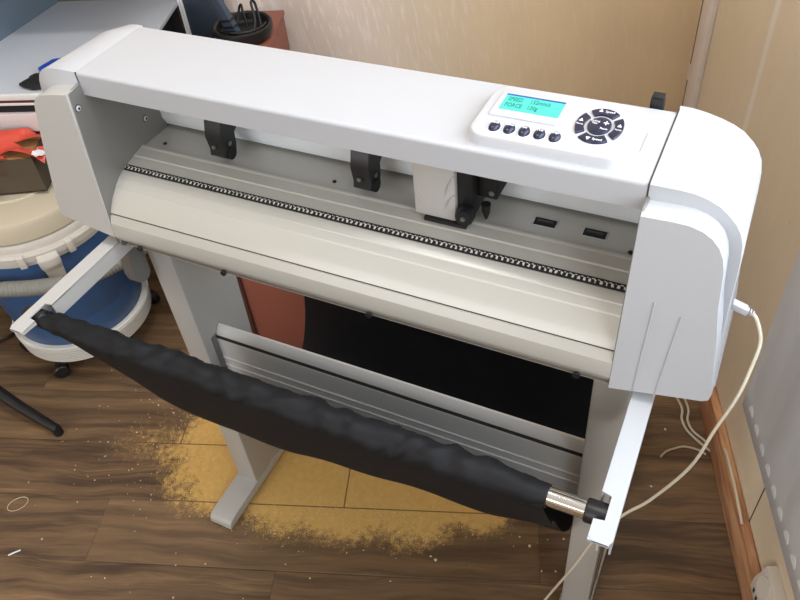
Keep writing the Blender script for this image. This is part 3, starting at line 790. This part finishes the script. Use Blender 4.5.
for v in (RV0 + .1, RV1 - .12):
    box('wall_bracket', RF + 0.018, WR, v - .012, v + .012, RZ0 + .08, RZ1 - .08, M['rad'], rd, 0.001, RW)
for i in range(30):
    v = RV1 - 0.040 - 0.036 * i
    bm = bmesh.new()
    pts = [(0.0105 * math.cos(PI * k / 12), 0.016 * math.sin(PI * k / 12)) for k in range(13)]
    lo = [bm.verts.new(RW(RF + .001, v + a, RZ0 + .028 + b)) for a, b in pts]
    hi = [bm.verts.new(RW(RF - .0004, v + a * .94, RZ0 + .028 + b * .9)) for a, b in pts]
    bm.faces.new(lo); bm.faces.new(hi[::-1])
    for k in range(13): bm.faces.new((lo[k], hi[k], hi[(k + 1) % 13], lo[(k + 1) % 13]))
    fin('half_round_boss', bm, M['radw'], rd, 30)  # brighter enamel paints the light caught by the rib ends

# ------------------------------------------------------------------ vacuum cleaner
VU, VV = -0.55, 0.49
vc = RW(VU, VV, 0)
vac = thing('vacuum_cleaner', vc, 'blue drum vacuum cleaner with cream lid and white ribbed base beside the stand', 'vacuum cleaner')
lathe('drum', [(0.0001, 0.104), (0.160, 0.104), (0.164, 0.110), (0.166, 0.175), (0.1665, 0.180), (0.1690, 0.184), (0.1730, 0.25), (0.1745, 0.255), (0.1745, 0.262), (0.1770, 0.268), (0.1800, 0.385), (0.1780, 0.393), (0.0001, 0.393)], vc, M['blue'], vac, 72)
ribs = [(0.0001, 0.050), (0.160, 0.050), (0.166, 0.056)]
for k in range(7):
    z = 0.056 + k * 0.0068
    ribs += [(0.1735 + .0008 * k, z), (0.1735 + .0008 * k, z + .0034), (0.1660 + .0008 * k, z + .0038), (0.1660 + .0008 * k, z + .0064)]
ribs += [(0.176, 0.1040), (0.172, 0.1065), (0.0001, 0.1065)]
lathe('base_ring', ribs, vc, M['vbase'], vac, 72, smooth=25)
lathe('rim', [(0.0001, 0.388), (0.183, 0.388), (0.188, 0.392), (0.188, 0.402), (0.1935, 0.405), (0.1945, 0.420), (0.190, 0.4265), (0.184, 0.427), (0.184, 0.438), (0.180, 0.445), (0.0001, 0.445)], vc, M['vgrey'], vac, 72)
lathe('lid', [(0.0001, 0.445), (0.172, 0.445), (0.178, 0.450), (0.178, 0.486), (0.174, 0.494), (0.165, 0.4985), (0.10, 0.506), (0.098, 0.510), (0.0001, 0.512)], vc, M['vlid'], vac, 72)
for k, ang in enumerate((-150, -95, -30, 35, 100, 160)):
    a = math.radians(ang + 20); p = vc + Vector((0.150 * math.cos(a), 0.150 * math.sin(a), 0))
    cs = lathe('caster', [(0.0001, -0.011), (0.017, -0.011), (0.0200, -0.008), (0.0200, 0.008), (0.017, 0.011), (0.0001, 0.011)], (0, 0, 0), M['black'], vac, 24, 'x')
    cs.data.transform(Matrix.Translation((p.x + .022 * math.cos(a), p.y + .022 * math.sin(a), 0.0203)) @ Matrix.Rotation(a + .7, 4, 'Z'))
    lathe('caster_stem', [(0.0001, 0.026), (0.013, 0.028), (0.016, 0.040), (0.014, 0.054), (0.0001, 0.054)], (p.x + .01 * math.cos(a), p.y + .01 * math.sin(a), 0), M['black'], cs, 16)
def polar(ang, r, z): a = math.radians(ang); return vc + Vector((r * math.cos(a), r * math.sin(a), z))
CL = math.degrees(math.atan2(*(RW(-0.452, 0.34) - RW(VU, VV)).yx))
def clamp(ang, nm='lid_clamp'):
    rings = []
    for r, z, w in ((0.196, 0.415, 6.5), (0.204, 0.405, 6.8), (0.203, 0.385, 6.6), (0.190, 0.365, 6.2), (0.192, 0.335, 5.4), (0.1925, 0.310, 4.6), (0.188, 0.298, 4.2)):
        rings.append([polar(ang - w, r - .008, z), polar(ang - w, r, z), polar(ang - w * .3, r + .003, z), polar(ang + w * .3, r + .003, z), polar(ang + w, r, z), polar(ang + w, r - .008, z)])
    o = loft(nm, rings, M['vgrey'], vac, 0.002, 2, smooth=45)
    return o
clamp(CL); clamp(CL + 180)
for da in (-16, 16):
    pr_ = []
    o = loft('rim_bracket', [[polar(CL + da + w, r, z) for r, z in ((0.19, 0.392), (0.200, 0.394), (0.200, 0.424), (0.19, 0.428))] for w in (-2.2, 2.2)], M['vgrey'], vac, 0.0015, 2)
def lab(r): pass
hose_pts = [RW(-1.00, 0.10, 0.20), RW(-0.85, 0.20, 0.33), RW(-0.70, 0.245, 0.362), RW(-0.56, 0.265, 0.362), RW(-0.45, 0.27, 0.368), RW(-0.36, 0.285, 0.378), RW(-0.29, 0.33, 0.385), RW(-0.262, 0.40, 0.37), RW(-0.28, 0.47, 0.34), RW(-0.35, 0.50, 0.31)]
hp = smooth_path(hose_pts, 34)
bm = bmesh.new(); tube_bm(bm, hp, 0.018, 14, rf=lambda i: 0.0178 + 0.0013 * math.sin(i * PI / 1.5 + .5))
fin('hose', bm, M['hose'], vac, 70)

# cardboard box with red film on the vacuum lid
cbx = thing('cardboard_box', RW(-0.53, 0.50, 0.512), 'open brown cardboard box standing on the vacuum cleaner lid', 'box')
def CB(a, b, c):
    an = math.radians(8); x = a * math.cos(an) - b * math.sin(an); y = a * math.sin(an) + b * math.cos(an)
    return RW(-0.535 + x, 0.475 + y, 0.513 + c)
bm = bmesh.new()
bx(bm, -0.075, 0.085, -0.06, -0.056, 0, 0.085, CB); bx(bm, -0.075, 0.085, 0.056, 0.06, 0, 0.085, CB)
bx(bm, -0.075, -0.071, -0.056, 0.056, 0, 0.085, CB); bx(bm, 0.081, 0.085, -0.056, 0.056, 0, 0.085, CB)
bx(bm, -0.075, 0.085, -0.06, 0.06, 0, 0.004, CB)
fin('box_body', bm, plain('shaded_carton', (84, 74, 60), .8), cbx, 0)  # sides coloured darker than the lid to paint in their shade
box('box_flap', -0.075, 0.085, 0.060, 0.063, 0.083, 0.087, M['carton'], cbx, 0, CB)
o = box('box_lid', -0.073, 0.083, -0.058, 0.058, 0.078, 0.083, M['carton'], cbx, 0.001, CB)
def film(pts, w, lab_, tw=0.6):
    pts = smooth_path([CB(*p) for p in pts], 5); bm = bmesh.new(); rows = []
    for i, p in enumerate(pts):
        t = (pts[min(i + 1, len(pts) - 1)] - pts[max(i - 1, 0)]).normalized()
        sd = t.cross(Vector((0, 0, 1))).normalized(); up_ = sd.cross(t)
        a = tw * math.sin(i * .55); sd = sd * math.cos(a) + up_ * math.sin(a)
        rows.append([bm.verts.new(p + sd * w * k + Vector((0, 0, .004 * math.sin(i + k * 3)))) for k in (-1, -.3, .4, 1)])
    for a, b in zip(rows, rows[1:]):
        for k in range(3): bm.faces.new((a[k], a[k + 1], b[k + 1], b[k]))
    g_ = list(bm.faces); bmesh.ops.recalc_face_normals(bm, faces=g_); bmesh.ops.solidify(bm, geom=g_, thickness=0.0009)
    return bm
rf = thing('red_film_bundle', CB(0, -0.02, 0.088), 'crumpled strips of red plastic film on the cardboard box', 'film')
for pts, w in (([(-0.15, -0.03, .085), (-0.06, -0.035, .105), (0.02, -0.03, .100), (0.075, -0.045, .098), (0.115, -0.05, .085)], .017),
               ([(-0.10, 0.02, .092), (-0.02, 0.0, .115), (0.06, 0.0, .110), (0.10, 0.01, .095)], .015),
               ([(-0.13, -0.02, .088), (-0.05, -0.055, .110), (-0.02, -0.072, .085), (0.00, -0.078, .055)], .016),
               ([(-0.16, 0.0, .09), (-0.09, -0.05, .12), (-0.055, -0.075, .09), (-0.06, -0.08, .05)], .018),
               ([(-0.07, 0.01, .095), (-0.05, -0.02, .125), (-0.02, -0.05, .108), (0.03, -0.06, .095)], .013)):
    fin('film_strip', film(pts, w, ''), M['red'], rf, 60)
fin('film_end', film([(0.092, -0.047, .0955), (0.112, -0.0505, .0885)], .0150, '', 0.2), M['print_'], rf, 60)

# ------------------------------------------------------------------ grey bench at the upper left
bn = thing('equipment_bench', RW(-0.9, 0.75, 0), 'grey metal tray bench with dark slotted front edge behind the left end of the plotter', 'bench')
BU0, BU1, BV0, BV1, BZ = -1.30, -0.245, 0.51, 0.985, 0.703
box('tray', BU0, BU1, BV0 + .004, BV1, BZ - 0.010, BZ, M['steel'], bn, 0.001, RW)
box('front_lip', BU0, BU1, BV0 - .001, BV0 + .006, BZ - .012, BZ + .0015, M['frame'], bn, 0.0008, RW)
bm = bmesh.new()
bx(bm, BU0, BU1, BV0 + .001, BV0 + .010, BZ - .020, BZ - .012, RW)
fin('red_line', bm, plain('dark_red_line', (92, 34, 38), .6), bn, 0)
box('slot_channel', BU0, BU1, BV0 + .008, BV0 + .02, BZ - .046, BZ - .020, M['matte'], bn, 0, RW)
box('upper_rail', BU0, BU1, BV0 - .001, BV0 + .012, BZ - .0245, BZ - .019, M['frame'], bn, 0.0008, RW)
box('front_panel', BU0, BU1, BV0 - .003, BV0 + .016, BZ - .088, BZ - .045, M['pink'], bn, 0.0015, RW)
def side(a, b, c): return RW(a + (b - 0.75) * 0.28, b, c)
box('side_wall', -0.640, -0.632, 0.47, BV1, BZ - .01, 1.12, M['bluegrey'], bn, 0.001, side)
box('back_wall', -0.62, BU1, BV1 - .012, BV1, BZ, 1.12, plain('brown_grey_back', (104, 92, 80), .6), bn, 0, RW)
box('top_shelf', -0.66, BU1, 0.66, BV1, 0.99, 1.005, M['steel'], bn, 0, RW)
for u in (BU0 + .03, BU1 - .05):
    for v in (BV0 + .05, BV1 - .06):
        box('bench_leg', u - .02, u + .02, v - .02, v + .02, 0, BZ - .01, M['matte'], bn, 0.002, RW)
box('under_bench_shade', BU0, BU1, BV1 - .05, BV1 - .035, 0.08, BZ - .01, M['matte'], bn, 0, RW)  # black sheet added in place of the shade under the bench

# navy board with pale edge standing right of the bench
nb = thing('navy_board', RW(-0.18, 0.955, 0), 'tall dark navy board with pale edge strip between bench and wall', 'board')
box('board', -0.236, -0.135, 0.950, 0.975, 0.0, 1.1, M['navy'], nb, 0.001, RW)
for a in (-0.2440, -0.2375):
    box('edge_strip', a, a + .0045, 0.944, 0.972, 0.0, 1.1, M['frame'], nb, 0.0006, RW)

# terracotta cabinet and crate
tc_ = thing('terracotta_cabinet', RW(-0.05, 0.85, 0), 'terracotta brown cabinet against the wall carrying the black round stand', 'cabinet')
box('cabinet_body', -0.125, 0.013, 0.72, 0.965, 0.0, 0.650, M['terra'], tc_, 0.002, RW)
box('cabinet_top', -0.128, 0.016, 0.715, 0.968, 0.650, 0.662, M['terra'], tc_, 0.003, RW)
cr_ = thing('terracotta_crate', RW(-0.0, 0.52, 0), 'terracotta board crate on the floor behind the stand, seen under the platen', 'crate')
box('crate_body', -0.064, 0.085, 0.425, 0.60, 0.0, 0.42, M['terra'], cr_, 0.002, RW)
box('corner_post', -0.072, -0.060, 0.418, 0.430, 0.0, 0.42, plain('dark_post', (74, 44, 36), .6), cr_, 0.001, RW)

# black round stand with slanted arm on the cabinet
st = thing('round_stand', RW(-0.05, 0.828, 0.662), 'black round plastic stand with slanted slate arm on the terracotta cabinet', 'stand')
sc = RW(-0.050, 0.825, 0.662)
lathe('stand_base', [(0.0001, 0.0), (0.058, 0.0), (0.067, 0.010), (0.071, 0.026), (0.070, 0.034), (0.066, 0.036), (0.062, 0.033), (0.058, 0.018), (0.052, 0.013), (0.0001, 0.012)], sc, M['black'], st, 48)
def SL(a, b, c):
    bot = RW(-0.066, 0.800, 0.690); d = (RW(-0.040, 0.0, 0) + Vector((0, 0, 0.12))).normalized()
    sdv = RW(0.85, -0.5, 0).normalized(); sdv = (sdv - d * sdv.dot(d)).normalized(); nn = sdv.cross(d)
    return bot + sdv * a + nn * b + d * c
ar = box('slanted_arm', -0.020, 0.020, -0.007, 0.007, -0.01, 0.20, M['slate'], st, 0.003, SL)
for c in (0.012, 0.028):
    box('arm_band', -0.0225, 0.0225, -0.009, 0.009, c, c + .005, M['black'], ar, 0.0012, SL)
tube('coiled_lead', [sc + RW(*p) for p in ((.045, .0, .02), (.040, .012, .045), (.034, .02, .075), (.028, .012, .078), (.034, -.002, .045), (.030, -.02, .02))], 0.0032, M['black'], st, 8)
tube('coiled_lead', [sc + RW(*p) for p in ((-.022, .03, .02), (-.015, .045, .05), (-.006, .04, .062), (-.002, .03, .045), (.005, .02, .016))], 0.0030, M['black'], st, 8)
tube('coiled_lead', [sc + RW(*p) for p in ((-.05, -.02, .024), (-.02, -.045, .034), (.02, -.05, .036), (.05, -.025, .034), (.055, .01, .03))], 0.0034, M['black'], st, 8)

# black glove with blue cuff on the bench
gv = thing('work_glove', RW(-0.45, 0.57, BZ), 'crumpled black glove with blue cuff lying on the grey tray', 'glove')
def blob(name, pts, mat, th=0.012):
    bm = bmesh.new(); n = len(pts); rings = []
    cx = sum(p[0] for p in pts) / n; cy = sum(p[1] for p in pts) / n
    for s_, z in ((.86, .0015), (1.0, .005), (.97, .010), (.72, th + .006), (.3, th + .010)):
        rings.append([bm.verts.new(RW(cx + (x - cx) * s_, cy + (y - cy) * s_, BZ + z + .002 * math.sin(i * 2.1) * s_)) for i, (x, y) in enumerate(pts)])
    for a, b in zip(rings, rings[1:]):
        for k in range(n): bm.faces.new((a[k], a[(k + 1) % n], b[(k + 1) % n], b[k]))
    bm.faces.new(rings[0][::-1]); bm.faces.new(rings[-1])
    return fin(name, bm, mat, gv, 60)
blob('glove_palm', [(-.474, .541), (-.464, .550), (-.460, .560), (-.464, .572), (-.455, .580), (-.446, .588), (-.436, .594), (-.40, .60), (-.36, .58), (-.37, .54), (-.41, .525), (-.436, .524), (-.458, .532)], M['matte'], .008)
blob('glove_cuff', [(-.442, .588), (-.458, .606), (-.456, .628), (-.442, .648), (-.420, .650), (-.385, .63), (-.375, .61), (-.40, .592)], M['gblue'], .006)

# ------------------------------------------------------------------ office chair foot star, lower left
cf = thing('chair_base', RW(-0.78, 0.19, 0.0), 'black tapered chair leg reaching in from the left edge over the floor', 'chair')
tube('chair_leg', [RW(-0.500, 0.137, 0.017), RW(-0.60, 0.180, 0.040), RW(-0.72, 0.232, 0.075), RW(-0.86, 0.27, 0.105)], 0.0125, M['black'], cf, 14, rf=lambda i: 0.0112 + 0.0003 * i)
lathe('leg_tip', [(0.0001, 0.0), (0.011, 0.0), (0.0115, 0.008), (0.0105, 0.024), (0.0001, 0.025)], RW(-0.503, 0.138, 0), M['matte'], cf, 18)
tube('chair_leg', [RW(-0.86, 0.27, 0.105), RW(-1.0, 0.2, .08), RW(-1.12, 0.12, 0.017)], 0.0125, M['black'], cf, 14)
lathe('leg_tip', [(0.0001, 0.0), (0.011, 0.0), (0.0115, 0.008), (0.0105, 0.024), (0.0001, 0.025)], RW(-1.12, 0.12, 0), M['matte'], cf, 18)
tube('chair_leg', [RW(-0.86, 0.27, 0.105), RW(-0.90, 0.42, .08), RW(-0.93, 0.55, 0.017)], 0.0125, M['black'], cf, 14)
lathe('leg_tip', [(0.0001, 0.0), (0.011, 0.0), (0.0115, 0.008), (0.0105, 0.024), (0.0001, 0.025)], RW(-0.93, 0.55, 0), M['matte'], cf, 18)
tag(tube('power_cord', [RW(-1.05, 0.30, .005), RW(-0.93, 0.36, .005), RW(-0.83, 0.405, .005), RW(-0.77, 0.46, .005), RW(-0.74, 0.55, .005)], 0.004, M['black'], None, 8),
    'black power cord on the floor left of the vacuum cleaner', 'cable')

# ------------------------------------------------------------------ litter on the floor
ring_pts = [RW(-0.520 + .021 * math.cos(a), -0.056 + .017 * math.sin(a) + .006 * math.cos(a), 0.0012) for a in [2 * PI * k / 40 for k in range(41)]]
tag(tube('plastic_ring', ring_pts, 0.0008, M['speck'], None, 6, sm=False), 'thin pale plastic ring lying on the wooden floor', 'ring')
tag(tube('paper_scrap', [RW(-0.484, -0.178, .002), RW(-0.474, -0.172, .0025), RW(-0.462, -0.165, .002)], 0.0018, M['print_'], None, 8), 'small rolled white paper scrap on the bare floor', 'scrap')
bm = bmesh.new()
def crumb(x, y, s):
    b2 = bmesh.new(); bmesh.ops.create_icosphere(b2, subdivisions=1, radius=s)
    for v in b2.verts: v.co = Vector((v.co.x * random.uniform(.6, 1.6), v.co.y * random.uniform(.6, 1.5), v.co.z * .6)); 
    b2.transform(Matrix.Translation(RW(x, y, s * .45)) @ Matrix.Rotation(random.uniform(0, 6), 4, 'Z')); merge(bm, b2)
for _ in range(260):
    crumb(random.gauss(-0.16, .14), random.gauss(.13, .09), random.uniform(.0006, .0018))
for _ in range(220):
    crumb(random.gauss(0.22, .17), random.gauss(-.06, .035), random.uniform(.0006, .0016))
for _ in range(60):
    crumb(random.uniform(-.55, .75), random.uniform(-.30, .15), random.uniform(.0008, .0024))
for x, y in ((.55, -.02), (.43, -.14), (.62, -.10), (.83, .15), (.88, .05), (.93, .2)):
    crumb(x, y, .003)
o = fin('floor_crumbs', bm, M['speck'], None, 0)
tag(o, 'pale crumbs and shavings scattered over the floor under the plotter', 'crumbs', kind='stuff')

# ------------------------------------------------------------------ ceiling lamp (out of frame)
lm = thing('ceiling_lamp', RW(0.103, -0.069, ROOMH - .06), 'long fluorescent ceiling lamp above the plotter', 'lamp')
box('lamp_housing', -0.33, 0.54, -0.17, 0.03, ROOMH - .05, ROOMH, M['frame'], lm, 0.004, RW)
box('lamp_tube', -0.30, 0.51, -0.13, -0.01, ROOMH - .07, ROOMH - .05, emis('lamp_glow', (255, 244, 228), 3.0), lm, 0.004, RW)

# ------------------------------------------------------------------ light
def area(name, loc, target, sx, sy, power, col):
    l = bpy.data.lights.new(name, 'AREA'); l.shape = 'RECTANGLE'; l.size = sx; l.size_y = sy; l.energy = power; l.color = col
    o = bpy.data.objects.new(name, l); C.objects.link(o); o.location = loc
    o.rotation_euler = (Vector(target) - Vector(loc)).to_track_quat('-Z', 'Y').to_euler()
    return o
wv = (V0 + V1) / 2; wz = (Z0 + Z1) / 2
area('window_daylight', RW(WR + 0.20, wv, wz), RW(0.0, wv + .15, wz - 0.35), V1 - V0, Z1 - Z0, 36, (0.86, 0.93, 1.0))
area('lamp_light', RW(0.103, -0.069, ROOMH - .09), RW(0.103, -0.068, 0), 0.8, 0.12, 12, (1.0, 0.98, 0.95))
bpy.data.objects['lamp_light'].rotation_euler = (0, 0, A20)
area('front_fill_light', RW(-1.6, -3.1, 1.7), RW(0.0, 0.4, 0.7), 2.4, 1.6, 54, (0.97, 0.98, 1.0))  # added fill from behind the camera, no window on that side
w = bpy.data.worlds.new('world'); S.world = w; w.use_nodes = True
w.node_tree.nodes['Background'].inputs['Color'].default_value = (0.80, 0.88, 1.0, 1); w.node_tree.nodes['Background'].inputs['Strength'].default_value = 1.0

# ------------------------------------------------------------------ camera
yaw, pitch, roll, f = -0.52145, -0.77897, -0.11306, 776.992
cy, sy = math.cos(yaw), math.sin(yaw); cp_, sp_ = math.cos(pitch), math.sin(pitch); cr2, sr2 = math.cos(roll), math.sin(roll)
fw = Vector((sy * cp_, cy * cp_, sp_)); r0 = Vector((cy, -sy, 0)); u0 = r0.cross(fw)
rr = r0 * cr2 + u0 * sr2; uu = -r0 * sr2 + u0 * cr2
cam = bpy.data.cameras.new('camera'); co = bpy.data.objects.new('camera', cam); C.objects.link(co)
co.matrix_world = Matrix(((rr.x, uu.x, -fw.x, 0.81517), (rr.y, uu.y, -fw.y, -0.64062), (rr.z, uu.z, -fw.z, 1.49044), (0, 0, 0, 1)))
cam.sensor_width = 36; cam.lens = f / 800 * 36; cam.clip_start = 0.02
S.camera = co
S.view_settings.view_transform = 'Standard'; S.view_settings.look = 'None'; S.view_settings.gamma = 1
S.view_settings.use_curve_mapping = False
S.view_settings.exposure = 0.17
